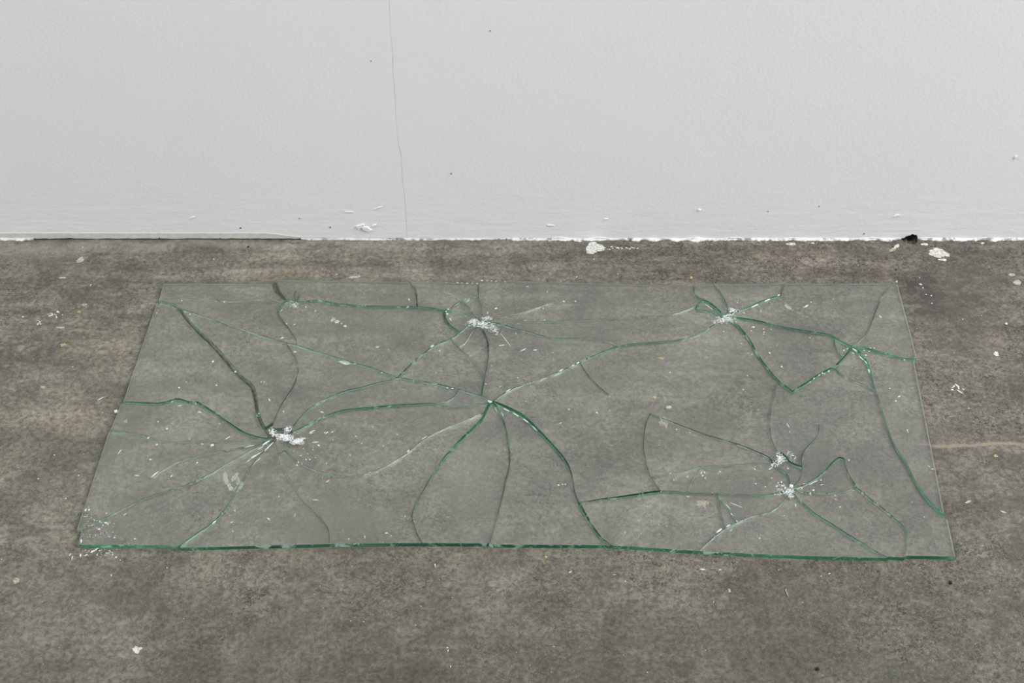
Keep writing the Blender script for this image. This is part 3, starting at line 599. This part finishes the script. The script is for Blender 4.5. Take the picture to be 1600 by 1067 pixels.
# ---- the broken sheet of glass ----------------------------------------------
GZ0 = .0010; GT = .0062; GZ1 = GZ0 + GT
V, W, ANG, FACES = network()
SHARDS = [
 ((370,476), 'long clear shard at the far left corner of the sheet, under the wall'),
 ((282,558), 'broad clear shard on the left edge, just left of the long dark gap'),
 ((282,657), 'clear shard on the left edge directly before the thick dark green crack'),
 ((207,728), 'clear pointed shard on the left edge with a pale inner crack'),
 ((279,807), 'clear shard at the near left corner, scuffed white at its tip'),
 ((418,790), 'clear triangular shard on the near edge with its tip at the big white impact hole'),
 ((540,690), 'large crumb-strewn clear shard between the big impact hole and the middle crack hub'),
 ((580,790), 'large clear shard on the near edge under a long faint bowed crack, left of middle'),
 ((736,740), 'tall clear shard on the near edge straight below the middle crack hub'),
 ((844,788), 'tall clear shard in the middle of the near edge, below the bowed white-lipped gap'),
 ((1066,814), 'clear shard on the near edge left of the small three-sided sliver'),
 ((1238,819), 'clear shard on the near edge straight in front of the lower right impact'),
 ((1342,805), 'long clear shard slanting from the lower right impact to the near edge'),
 ((1318,650), 'large clear shard that reaches the near right corner, with a hooked crack inside'),
 ((1401,599), 'long narrow clear shard down the right edge of the sheet'),
 ((1388,520), 'clear triangular shard at the far right corner beside the black floor stain'),
 ((1320,489), 'broad clear shard on the far edge next to the far right corner triangle'),
 ((1153,465), 'small clear three-sided shard on the far edge above the upper right impact'),
 ((1113,461), 'little clear curved shard on the far edge between two bright green arcs'),
 ((785,473), 'long clear shard along the middle of the far edge with a hairline crack'),
 ((700,462), 'small squarish clear shard on the far edge beside the gold-glinting rim'),
 ((617,459), 'narrow clear strip on the far edge between the wide tapering gap and a dark slit'),
 ((416,576), 'long clear wedge narrowing upward along the long dark gap'),
 ((501,590), 'clear three-sided shard directly above the big white impact hole'),
 ((621,611), 'curved clear blade between two green arcs right of the big impact hole'),
 ((441,694), 'small clear fragment at the near rim of the big impact hole'),
 ((808,559), 'clear three-sided shard between upper middle impact and middle crack hub'),
 ((918,654), 'huge clear shard in the middle of the sheet, right of the crack hub'),
 ((720,623), 'small clear lens-shaped sliver just left of the middle crack hub'),
 ((620,534), 'large clear shard behind the meeting of cracks left of the upper middle impact'),
 ((704,568), 'clear three-sided shard just behind the lens-shaped sliver'),
 ((717,504), 'small clear shard left of the upper middle impact, with crumbs at its corner'),
 ((721,480), 'narrow clear pie-slice shard upper left of the upper middle impact'),
 ((740,475), 'small clear pie-slice shard right behind the upper middle impact'),
 ((742,544), 'narrow clear shard before the upper middle impact, bounded by a dark slit'),
 ((719,529), 'tiny clear sliver at the front left of the upper middle impact'),
 ((1082,502), 'long thin clear tapering shard between the upper middle and upper right impacts'),
 ((1102,477), 'tiny clear shard at the left of the upper right impact, with a dark notch'),
 ((1240,562), 'clear four-sided shard between the upper right impact and right crack hub, pointing forward'),
 ((1065,753), 'small clear four-sided shard at the near left corner of the fan-shaped piece'),
 ((1169,749), 'clear shard just left of the lower right impact, before the fan-shaped piece'),
 ((1158,793), 'clear shard in front of the lower right impact, beside a bright slit'),
 ((1238,736), 'small clear shard between the two lower right impacts'),
 ((1304,745), 'clear curved three-sided shard right of the lower right impact, with hooked tip'),
 ((1047,700), 'clear fan-shaped shard with a sharp far corner and curved left side'),
 ((1140,812), 'tiny clear three-sided sliver by the bright slit near the front edge'),
 ((1319,545), 'tiny clear shard at the left of the right crack hub'),
 ((1332,570), 'small clear shard in front of the right crack hub, beside a wide white-rimmed gap'),
]
def inside(p, poly):
    c = False
    for i in range(len(poly)):
        (x1, y1), (x2, y2) = poly[i], poly[i - 1]
        if (y1 > p[1]) != (y2 > p[1]) and p[0] < (x2 - x1) * (p[1] - y1) / (y2 - y1) + x1: c = not c
    return c
WP = [at(x, y, GZ1) for x, y in V]
OUT = {i for i, p in enumerate(V) if any(abs(p[0] - q[0]) < .06 and abs(p[1] - q[1]) < .06 for q in OUTLINE)}
SLANT = []
for i, p in enumerate(WP):
    k = .25 if i in OUT else 1.0
    f = 26.0
    SLANT.append(Vector((noise.noise((p.x * f, p.y * f, 1)) + .8 * noise.noise((p.x * 190, p.y * 190, 2)), noise.noise((p.x * f, p.y * f, 5)) + .8 * noise.noise((p.x * 190, p.y * 190, 7)), 0)) * (.0011 * k))
PXM = (at(801, 650, GZ1) - at(800, 650, GZ1)).x

def shard_ring(face):
    """upper and lower outline of one shard, each drawn back from the cracks by half their gap"""
    f = face[::-1]                       # counter-clockwise from above
    n = len(f); ring = []; low = []
    for i in range(n):
        a, v, b = f[i - 1], f[i], f[(i + 1) % n]
        p = Vector((V[v][0], -V[v][1]))
        if a == b: q = p
        else:
            d1 = (p - Vector((V[a][0], -V[a][1]))).normalized(); d2 = (Vector((V[b][0], -V[b][1])) - p).normalized()
            n1 = Vector((-d1.y, d1.x)); n2 = Vector((-d2.y, d2.x))
            h1 = W[a, v] * .46; h2 = W[v, b] * .46
            cr = d1.x * d2.y - d1.y * d2.x
            if abs(cr) < .15:
                q = p + ((n1 + n2).normalized() if (n1 + n2).length > .01 else n1) * (h1 + h2) / 2
            else:
                A = p + n1 * h1; e = n2 * h2 - n1 * h1
                q = A + d1 * ((e.x * d2.y - e.y * d2.x) / cr)
                m = max(h1, h2, .3) * 3
                if (q - p).length > m: q = p + (q - p).normalized() * m
        w_ = at(q.x, -q.y, GZ1).xy
        ring.append(w_); low.append(w_ + (SLANT[v].xy if a != b else Vector((0, 0))))
    return ring, low
rnd = random.Random(3)
for A, f in FACES:
    if A < 0: continue
    poly = [V[v] for v in f]
    if any(inside(h, poly) for h in HOLES): continue
    label = [l for s, l in SHARDS if inside(s, poly)]
    if len(label) != 1: print('LABEL', label, sum(p[0] for p in poly) / len(poly), sum(p[1] for p in poly) / len(poly))
    ring, low = shard_ring(f)
    c = sum(ring, Vector((0, 0))) / len(ring)
    bm = bmesh.new(); lay = bm.faces.layers.float.new('open'); lay2 = bm.faces.layers.float.new('rim')
    prism(bm, [p - c for p in ring], -GT / 2, GT / 2, [p - c for p in low])
    bm.faces.ensure_lookup_table(); g = f[::-1]
    for i in range(len(g)):
        u, v = g[i], g[(i + 1) % len(g)]
        if not W[u, v] and not (V[u][1] > 846 and V[v][1] > 846): bm.faces[2 + i][lay2] = 1.0
        bm.faces[2 + i][lay] = .2 if (u, v) in DULL else max(.04, min(1, (W[u, v] - .55) / 1.35)) if W[u, v] else (1.6 if V[u][1] > 846 and V[v][1] > 846 else .1)
    o = obj('glass_shard', bm, M['sheet'], loc=(c.x, c.y, GZ0 + GT / 2 + rnd.uniform(0, .0003)))
    o.rotation_euler = (math.radians(rnd.uniform(-.05, .05)), math.radians(rnd.uniform(-.06, .06)), 0)
    tag(o, label[0] if len(label) == 1 else 'PROBLEM', 'glass shard', 'shards of the broken glass sheet')

# ---- crumbs, splinters and powder -------------------------------------------
def splinter(px, py, ln, wd, rot, z, mat, label, group, name='glass_splinter', cat='glass splinter', hh=None):
    PATCH_SEED[0] += 1; r = random.Random(PATCH_SEED[0])
    c = at(px, py, z); sx = at(px + 1, py, z).x - c.x; sy = at(px, py - 1, z).y - c.y
    a = math.radians(rot); bm = bmesh.new(); rg = []
    n = 7
    for k in range(n):
        t = k / n * 2 * math.pi; q = r.uniform(.7, 1.15)
        ex, ey = ln / 2 * q * math.cos(t), wd / 2 * q * math.sin(t)
        rg.append(((ex * math.cos(a) - ey * math.sin(a)) * sx, (ex * math.sin(a) + ey * math.cos(a)) * sy))
    h = hh or max(.0006, min(.0022, wd * sx * .6))
    prism(bm, [(p[0] * .7 + r.uniform(-.1, .1) * wd * sx * .4, p[1] * .7) for p in rg], 0, h, rg)
    o = obj(name, bm, M[mat], loc=(c.x, c.y, z))
    return tag(o, label, cat, group)
ZT = GZ1 + .0006
# clusters: label, group, surface height, [(px, py, length, width, angle)]
CHIPS = [
 ('pale gold nick with painted glint on the far rim', 'painted glint nicks on the far rim', GZ0 + GT - .0005, [(668,441,3,1.6,0),(697,442,4,1.6,0),(715,442.3,4.5,2,0),(722,442.5,3,1.6,0),(730,443,4,2,0),(738,443,4,1.8,0),(745.5,443.5,4,2,0),(753,439,6,2.2,0),(761,439.2,4,1.8,0),(768,439.5,4,2,0),(775,440,4,1.8,0),(789,440.5,3,1.6,0)]),  # glints on the rim, painted as pale gold glass nicks
 ('white glass chip on the far left corner shard', 'chips on the far left corner shard', ZT, [(284,470,3,2,0),(297,491,4,1.6,10),(350,472,3,1.6,0)]),
 ('white glass chip on the broad left edge shard', 'chips on the broad left edge shard', ZT, [(280,606,4,2.6,0),(333,565,4,3,20),(368,581,4.5,3,10),(338,602,3,2,0),(245,489,2.6,1.6,0),(291,597,2.4,1.6,0)]),
 ('white chip before the dark green left edge crack', 'chips before the dark green crack', ZT, [(281,634,9,1.4,6),(312,644,8,1.8,-4),(269,628,4,1.8,10),(306,631,3,1.6,0),(247,659,2.6,1.6,0),(261,670,4.5,2.2,20),(343,662,2.6,1.6,0)]),
 ('white fleck along the pale crack near the left edge', 'flecks along the pale crack near the left edge', ZT, [(232,684,5,2.4,20),(332,696,8,4,8),(245,695,5,2.2,15),(316,694,7,1,0),(356,684,12,1.4,30),(296,686,2.6,1.8,0)]),
 ('thin white splinter on the pointed left edge shard', 'splinters on the pointed left edge shard', ZT, [(187,706,12,1.2,60),(243,740,13,1.8,42),(240,743,12,1,42),(214,743,11,1.6,-6),(268,744,5,2.2,60),(289,745,2,1.4,0),(235,718,4,2,10),(308,723,3,2,20)]),
 ('white chip scattered around the scuffed near left corner', 'chips at the near left corner', ZT, [(134,797,6,3,80),(139,797,4,3,60),(133,807,8,1.2,4),(147,812,7,1,-40),(166,817,9,2.6,-6),(155,827,6,2.6,10),(170,838,5,1.2,-30),(179,840,5,2,-10),(195,804,8,1.2,35),(211,842,5,2,0),(166,802,3,2,20),(127,846,3,8,5)]),
 ('white chip on the bare floor before the near left corner', 'chips on the floor by the near left corner', 0.0, [(146,861,16,2.4,28),(135,867,8,2,35),(126,868,3,6,0),(110,866,6,1.4,60),(113,872,1.4,8,0),(172,861,8,2,-50),(176,866,5,2,-40),(181,871,5,2.4,25),(188,875,2.6,2,0),(152,857,7,1.6,20)]),
 ('white chip on the triangular near edge shard left of middle', 'chips on the triangular near edge shard', ZT, [(420,811,8,2.6,-40),(335,816,9,1.6,45),(367,798,3,2.2,20),(362,816,6,1.2,30),(436,776,3,2,0),(461,805,9,.9,75),(364,830,2.6,2,0)]),
 ('white crumb between the big impact hole and middle crack hub', 'crumbs across the very large shard', ZT, [(556,682,2.6,2.2,0),(565,693.5,2.6,2,0),(599,697,2.4,2,0),(621,679,2.4,2,0),(547,711,2.6,2,0),(510,724,2.6,2.4,0),(589,738,2.8,2.2,0),(504,746,2,1.6,0),(638,705,5,3,35),(663,684,12,1.6,35),(512,752,9,1.2,35),(493,781,13,1.2,-5),(545,842,3.4,2.4,60),(604,833,7,2,12),(611,837,3,2,0),(633,807,2.6,2,0),(561,781,2.4,1.8,0),(582,667,4,1.6,-40),(498,696,5,2.4,-20),(520,687,2,1.4,0),(570,839,1.2,6,0)]),
 ('white crumb lying before the powder of the big impact hole', 'crumbs before the big impact hole', ZT, [(470,712,2.6,2,0),(478,718,2.4,2,0),(484,718,2.4,2,0),(466,722,2.6,2,0),(481,709,2,1.6,0),(489,703,2,1.6,0),(464,727,3,3,0),(474,701,2,1.6,0),(459,705,2,1.6,0),(493,715,1.8,1.6,0),(472,725,1.8,1.6,0)]),
 ('white sliver right of the big impact hole', 'slivers right of the big impact hole', ZT, [(488,674,12,1.6,22),(486,677,8,1,22),(511,676,7,1.6,40),(519,675,6,1.4,18),(493,691,14,1.6,5),(503,644,9,1.8,-12),(507,676,4,1,60)]),
 ('bright splinter painted as crack gleam at the big impact hole', 'painted crack gleams at the big impact hole', ZT, [(421,697,24,1.6,50),(401,711,24,1.5,38),(416,692,20,2.6,33),(396,713,14,1,36),(404,718,11,1.2,48),(388,720,12,1,45),(409,699,14,1,40),(391,697,22,.9,14)]),  # white slivers painted for the gleam of cracks inside the glass
 ('white fleck on the long wedge left of the upper cracks', 'flecks on the long wedge', ZT, [(441,528,7,2,15),(461,550,6,1.4,10),(421,625,6,3,-50),(443,643,3.4,2,-30),(408,597,2.6,2,0),(413,597,2,2,0),(440,485,5,1.2,35),(460,507,5,1.4,30)]),
 ('white chip on the shard left of the upper middle impact', 'chips on the large shard behind the crack meeting', ZT, [(639,468,3.4,3.4,70),(478,480,3,2.2,0),(493,486,2.6,1.8,0),(637,480,7,.9,45),(448,506,3.4,2,0),(699,491,5,3,-20),(704,499,6,2,-55),(700,483.5,4,2,20),(697,487,3,2,0)]),
 ('white crumb on the green crack behind the lens-shaped sliver', 'crumbs behind the lens-shaped sliver', ZT, [(675,541,8,3,35),(687,548,2.6,2,0),(707,607,6,1.6,-5),(699,606,4,1.4,0),(735,556,2,1.6,0),(759,600,4,1.6,-10),(782,604,3,1.6,40),(681,582,2.4,1.6,0)]),
 ('white splinter in front of the upper middle impact', 'splinters before the upper middle impact', ZT, [(791,532,34,.9,-52),(818,546.5,13,1.6,28),(836,547,9,1.6,2),(784,539.5,14,1.4,5),(809,590.5,3.2,2,30),(865,562,2,1.4,0),(864,551,2,1.4,0),(806,521,2.4,1.6,0),(815,562,2,1.4,0)]),
 ('white chip on the long shard along the far edge', 'chips on the long far edge shard', ZT, [(775,482,5,2.2,15),(855,456,2.6,2,0),(824,448,6,1,0),(881,471,4,2,0),(899,471,3,1.8,0),(849,482,3,1.4,-20),(762,489,3,2.4,20),(851,500,2.4,1.6,0),(820,501,3,1.6,0)]),
 ('white chip on the huge middle shard', 'chips on the huge middle shard', ZT, [(821.5,627,2.4,2,0),(889,639.5,5,1.8,-15),(932.5,645,5,2.4,-25),(876,661,5,1.4,35),(872.5,758,4.4,2.2,0),(879,757,2.4,1.8,0),(883.5,757,2.8,2,0),(1047,582,4,1.8,0),(1104,559,3.4,1.6,-20),(1131,518,2.6,2,0),(1168,587,4,1.4,30),(1161,609,2.4,1.6,0),(953,641,2.2,1.6,0),(957,696,2.2,1.6,0),(1078,676,2.2,1.6,0),(1185,640.5,2,1.4,0)]),
 ('white chip in front of the upper right impact', 'chips on the four-sided shard', ZT, [(1177,511,6,2,8),(1193,514,3,2,0),(1174,517,2.4,1.6,0),(1194,519,3,2,0),(1202.5,551.5,5,2.2,-30),(1221.5,573,3.4,3,0),(1175,554,2.4,1.8,0),(1169,552,2.4,1.6,0),(1214,540,2,1.6,0),(1193,522,2.6,1.6,0),(1205,515,2.4,1.4,0),(1162,525,2,1.6,0),(1158,537,3,1.6,0)]),
 ('white chip on the broad shard before the dark wall hole', 'chips on the broad far edge shard', ZT, [(1260,478.5,9,2.4,28),(1267.5,472,2.4,1.8,0),(1256,480.5,3,1.6,20),(1189,486.5,3,1.6,-30),(1302,467,2.4,1.4,0),(1163,489,6,1.2,-50),(1265.5,528,3,1.6,0),(1152,473,3,1.6,0)]),
 ('white crumb beside the crack hub near the right edge', 'crumbs around the right crack hub', ZT, [(1318.5,547.5,3.4,2.2,20),(1324,545,3,2,30),(1360,543.5,3,2,60),(1366,544,2.6,2,0),(1350,547.5,5,1.4,-5),(1358,549,4,1.4,-10),(1353,555,6,1.8,0),(1413,562.5,4,1.6,0)]),
 ('white crumb along the green crack before the right hub', 'crumbs along the green crack by the right hub', ZT, [(1285,583,4,1.6,30),(1288.5,584,2.6,2,0),(1295,580,4,1.8,20),(1272,591.5,3.4,1.6,25),(1280,586,3,1.4,30),(1266,597,3,1.2,35)]),
 ('white chip on the large shard at the near right corner', 'chips on the large near right shard', ZT, [(1390,607,4.4,1.6,0),(1405,619.5,5,2.2,20),(1400,626.5,5,1.8,5),(1231.5,665,10,1.8,-60),(1234,675,6,1,-80),(1326.5,719,3.6,2.2,0),(1425,784.5,2.2,1.6,0),(1444,808,2.6,1.6,-30),(1452,729,6,1.2,-50),(1457,733,7,1.2,-5),(1418,674,2,8,10),(1334,677,2.4,1.6,0)]),
 ('white chip around the lower right impact', 'chips around the lower right impact', ZT, [(1221,753.5,3.6,3,0),(1216,754.5,2.6,2.4,0),(1213.5,760,4,2,-40),(1231,732,2.6,2.4,0),(1283,750,3,2.4,0),(1274,752.5,11,1.4,16),(1268,755.5,12,1.2,28),(1284,757.5,8,1,12),(1253,763,2.4,2,0),(1271,766,4,3,0),(1266,772,2,6,10),(1243,790,2,5,10),(1256,756,3,1.4,30),(1206,747,4,1.4,-40)]),
 ('white chip between the lower right impact and the near edge', 'chips on the long slanting shard', ZT, [(1305,774.5,4,1.6,-30),(1306,780,3,1.4,-20),(1312.5,792,3.6,1.6,0),(1225,806,2.6,1.6,0)]),
 ('white crumb left of the lower right impacts', 'crumbs on the small shards by the fan-shaped piece', ZT, [(1096,739,5,2.4,60),(1101,738,4,2,-60),(1098,743,5,1.6,20),(1102,747,3,1.6,0),(1125,737,3,2.4,-60),(1053,750,2.4,1.8,0),(1074,745,2.4,1.6,0),(1047.5,740,2.4,1.8,0),(1179,733,5,1.8,-40),(1207,728,4,2.4,60),(1203,733,5,2,20),(1181,756,3,2,-50),(1196,760,2.4,1.8,0),(1057,671,3.4,1.8,40)]),
 ('white chip on the near edge shard by the bright slit', 'chips on the near edge shard by the bright slit', ZT, [(1075,776,6,1.4,-20),(1150,789,24,1,-24),(1001.5,833.5,3,2,0),(1030,820,2.2,1.4,0),(1042,822,2,1.6,0),(1011,791,2.4,1.6,0),(976.5,832,1.2,5,0)]),
 ('white chip on the shard before the lower right impact', 'chips on the shard before the lower right impact', ZT, [(1187,841,4,1.8,-10),(1142,829,5,1.2,40),(1243,827,2.2,1.4,0)]),
 ('bright splinter and painted rim highlights near the middle crack hub', 'rim splinters at the middle crack hub', ZT, [(766,628,8,3,5),(763,626.5,4,2,0),(794,610,12,1.8,35),(785,647,9,1.6,-62),(877,578.5,9,2.2,28),(903,567,7,2.2,25),(895,571,8,1.6,30),(791,640.5,16,1.8,-30),(806,648,16,2,-32),(821,657,14,1.8,-37),(835,669,14,1.4,-46),(775,640,12,1.2,-62)]),  # the row along the bowed gap paints light caught on the shard's bevel
 ('bright splinter on the slits before the lower right impact', 'splinters on the bright slit', ZT, [(1124,829,16,3.2,34),(1138,821.5,10,2.4,28),(1137,791,14,1.6,-52),(1143,803,8,1.4,-58),(1151,814,5,1.6,-60)]),
 ('white splinter in the cracks around the upper right impact', 'splinters beside the upper right impact', ZT, [(1180,477.5,18,2,26),(1199,469,14,1.8,22),(1217,461,6,1.8,20),(1107,479,20,1.2,-38),(1144,486,14,2.2,22),(1146,483,14,1.2,-12)]),
 ('white splinter on the gap before the right crack hub', 'splinters on the gap by the right hub', ZT, [(1335,547,12,2.6,-35),(1345,559,12,1.8,-48),(1353,566,8,1.6,-60),(1357.5,580,3,8,8),(1333,552,6,1.4,-30)]),
 ('white chip on the dark stain beyond the far right corner', 'chips on the dark floor stain', 0.0, [(1438,444.5,6,2.6,-8),(1442,450,3,2.4,0),(1437,434,2.4,1.8,0),(1447,460,3,1.6,0),(1455,462,3,1.6,0),(1401,440,4,2,20),(1456,474,3,1.6,0),(1504,499,2.4,2,0)]),
 ('white chip on the bare floor in front of the sheet', 'chips on the floor before the near edge', 0.0, [(1098,890,11,2.4,-8),(1125,890.5,7,1.8,5),(1296,896,4,2,30),(1283,900,2.4,1.8,0),(891,894,6,2,20),(977,908,2.4,2.4,0),(960,898,7,1,0),(261,887,2.6,2,0),(174,899,3,3,0),(700,1017,3,4,10),(699,1012,4,2,0),(704,1042,2,4,-20),(680,884,2,9,15),(568,971,2,1.6,0),(1115,941,2,1.6,0),(1229,926,1.2,20,12)]),
 ('white speck on the floor between the sheet and the wall', 'specks on the floor by the wall', 0.0, [(901,433,4,1.6,35),(526,428.5,2.4,1.8,0),(129,387,2.4,2,0),(334,405,2.4,1.8,0),(142,445,2.4,1.6,0),(98,434,16,1.4,2),(928,405,2,1.6,0)]),
 ('white speck on the bare floor left of the sheet', 'specks on the floor left of the sheet', 0.0, [(103,779,3.4,2.2,0),(123,743,3,2.2,0),(157,623,14,1,32),(141,446,2,1.6,0),(114,573,2,1.6,0),(85,711,3,1.8,0),(60,748,3,2,0)]),
]
ORD = ['first', 'second', 'third', 'fourth', 'fifth', 'sixth', 'seventh', 'eighth', 'ninth', 'tenth', 'eleventh', 'twelfth', 'thirteenth', 'fourteenth',
       'fifteenth', 'sixteenth', 'seventeenth', 'eighteenth', 'nineteenth', 'twentieth', 'twenty-first', 'twenty-second']
for label, group, z, items in CHIPS:
    for k in ('chip', 'crumb', 'splinter', 'sliver', 'fleck', 'speck', 'nick'):
        if ' ' + k + ' ' in label: many = label.replace(' ' + k + ' ', ' ' + k + 's ', 1); kind = k; break
    items = sorted(items)
    for i, (px, py, ln, wd, rot) in enumerate(items):
        which = 'leftmost' if i == 0 else ('rightmost' if i == len(items) - 1 else ORD[i] + ' from left')
        splinter(px, py, ln * .85, wd * .8, rot, z, 'gold' if kind == 'nick' else 'crumb', which + ' of the ' + many, group)
        if len((which + ' of the ' + many).replace('-', ' ').split()) > 16: print('LONG', which + ' of the ' + many)
# single bits
def pebble(px, py, r, mat, label, name, cat, flat=.7, z=0.0, seed=1):
    rr = random.Random(seed); c = at(px, py, z); s = at(px + 1, py, z).x - c.x
    bm = bmesh.new(); bmesh.ops.create_icosphere(bm, subdivisions=2, radius=r * s)
    for v in bm.verts:
        v.co *= 1 + .28 * noise.noise(v.co / (r * s) * 1.3 + Vector((seed * 3.1, 0, 0))); v.co.z *= flat
    lo = min(v.co.z for v in bm.verts)
    for v in bm.verts: v.co.z -= lo
    return tag(obj(name, bm, M[mat], loc=(c.x, c.y, z)), label, cat)
pebble(182, 645, 3.4, 'crumb', 'white pellet on the floor touching the left edge of the sheet', 'pellet', 'pellet', .8, 0, 1)
pebble(1572, 507, 2.2, 'crumb', 'round white pellet on the floor far right of the sheet', 'pellet', 'pellet', .8, 0, 2)
pebble(1485, 911, 3, 'dirt', 'black crumb of grit on the floor before the near right corner', 'grit', 'grit', .7, 0, 3)
pebble(1277, 1046, 3.2, 'dirt', 'black crumb of grit at the bottom of the photo, right of middle', 'grit', 'grit', .6, 0, 4)
pebble(388, 386, 1.6, 'dirt', 'tiny black bit of grit on the floor under the wall, left of middle', 'grit', 'grit', .7, 0, 5)
pebble(1400, 422, 1.5, 'dirt', 'tiny black bit of grit between the far right corner and the wall hole', 'grit', 'grit', .7, 0, 6)
pebble(403.5, 650.5, 3.0, 'glass', 'clear glass cube lodged in the long dark gap by the big impact hole', 'glass_crumb', 'glass crumb', 1.1, .0005, 7)
pebble(698, 487.5, 2.2, 'glass', 'clear glass crumb in the notch left of the upper middle impact', 'glass_crumb', 'glass crumb', 1, .0005, 8)
pebble(1236, 762, 3.2, 'crumb', 'white glass crumb sitting in the lower right impact point', 'glass_crumb', 'glass crumb', 1, GZ1 - .001, 9)

def powder(spots, label, z, seed, size=(.5, 1.7)):
    """a drift of crushed glass: many tiny angular grains in one mesh"""
    r = random.Random(seed); bm = bmesh.new()
    for (px, py, sx_, sy_, rot, cnt) in spots:
        a = math.radians(rot)
        for k in range(cnt):
            ex, ey = r.gauss(0, sx_), r.gauss(0, sy_)
            if abs(ex) > 2 * sx_ or abs(ey) > 2 * sy_: continue
            c = at(px + ex * math.cos(a) + ey * math.sin(a), py - ex * math.sin(a) + ey * math.cos(a), z)
            s = r.uniform(*size) * PXM * .5; t = r.random() * 6.28; e = r.uniform(1, 2.6)
            v = [bm.verts.new((c.x + s * e * math.cos(t + q) , c.y + s * math.sin(t + q) * 1.3, z)) for q in (0, 2.1, 4.2)]
            v.append(bm.verts.new((c.x + r.uniform(-.4, .4) * s, c.y + r.uniform(-.4, .4) * s, z + s * r.uniform(.5, 1.4))))
            for q in ((0, 1, 3), (1, 2, 3), (2, 0, 3), (2, 1, 0)): bm.faces.new([v[i] for i in q])
    bmesh.ops.recalc_face_normals(bm, faces=bm.faces[:])
    return tag(obj('glass_powder', bm, M['crumb']), label, 'glass powder', None, 'stuff')
powder([(446, 684, 7, 3.2, 3, 340), (464, 690, 6, 2.6, -4, 260), (425, 674, 3, 3.4, 40, 90), (450, 671, 4, 2.5, 20, 90), (440, 680, 8, 1.4, 0, 140), (470, 687, 4, 1.8, 20, 90)], 'white glass powder heaped in and beside the big impact hole', ZT, 1)
powder([(738, 502, 6, 2.5, 20, 110), (748, 506, 6, 3, 0, 150), (763, 510, 8, 4, -15, 160), (761, 497, 5, 1.5, 5, 70), (775, 517, 3, 4, 0, 50), (755, 505, 2.5, 4, 0, 60)], 'white glass powder at the upper middle impact', ZT, 2)
powder([(1130, 500, 6, 3, 0, 130), (1141, 499, 6, 2.4, -20, 110), (1146, 485, 6, 2, -10, 50), (1137, 493, 5, 1.6, 15, 70), (1122, 502, 5, 2.2, 10, 50)], 'white glass powder at the upper right impact', ZT, 3)
powder([(1217, 715, 3, 5, 10, 110), (1222, 718, 4, 3, 0, 70), (1211, 726, 4, 3, 0, 50), (1237, 712, 6, 4, -40, 45)], 'white glass powder at the smaller lower right impact', ZT, 4)
powder([(1234, 767, 4, 4, 0, 110), (1236, 774, 3, 2.4, 0, 50), (1222, 762, 6, 3, 0, 50), (1224, 770, 7, 1.6, 15, 40)], 'white glass powder at the lower right impact with the crumb', ZT, 5)
powder([(458, 476, 4, 3, 0, 70), (463, 478, 3, 2.2, 0, 40)], 'white glass powder at the crack fork beside the wide tapering gap', ZT, 6, (.5, 1.3))
powder([(144, 812, 8, 10, 0, 40), (150, 835, 14, 6, 0, 45), (165, 818, 8, 4, 0, 30)], 'white glass dust sprinkled over the near left corner', ZT, 7, (.5, 1.4))
powder([(150, 863, 14, 4, 0, 60), (173, 864, 5, 3, 0, 30)], 'white glass dust on the floor by the near left corner', .0003, 8, (.5, 1.4))
def dust(label, z, seed, cnt, test):
    r = random.Random(seed); spots = []
    while len(spots) < cnt:
        p = (r.uniform(0, 1600), r.uniform(400, 1060))
        if test(p): spots.append((p[0], p[1], .5, .5, 0, 1))
    return powder(spots, label, z, seed + 50, (.6, 1.3))
dust('fine white glass dust scattered over the glass sheet', ZT, 21, 300, lambda p: inside(p, OUTLINE))
dust('fine white dust scattered over the bare floor around the sheet', .0003, 22, 150, lambda p: not inside(p, OUTLINE))
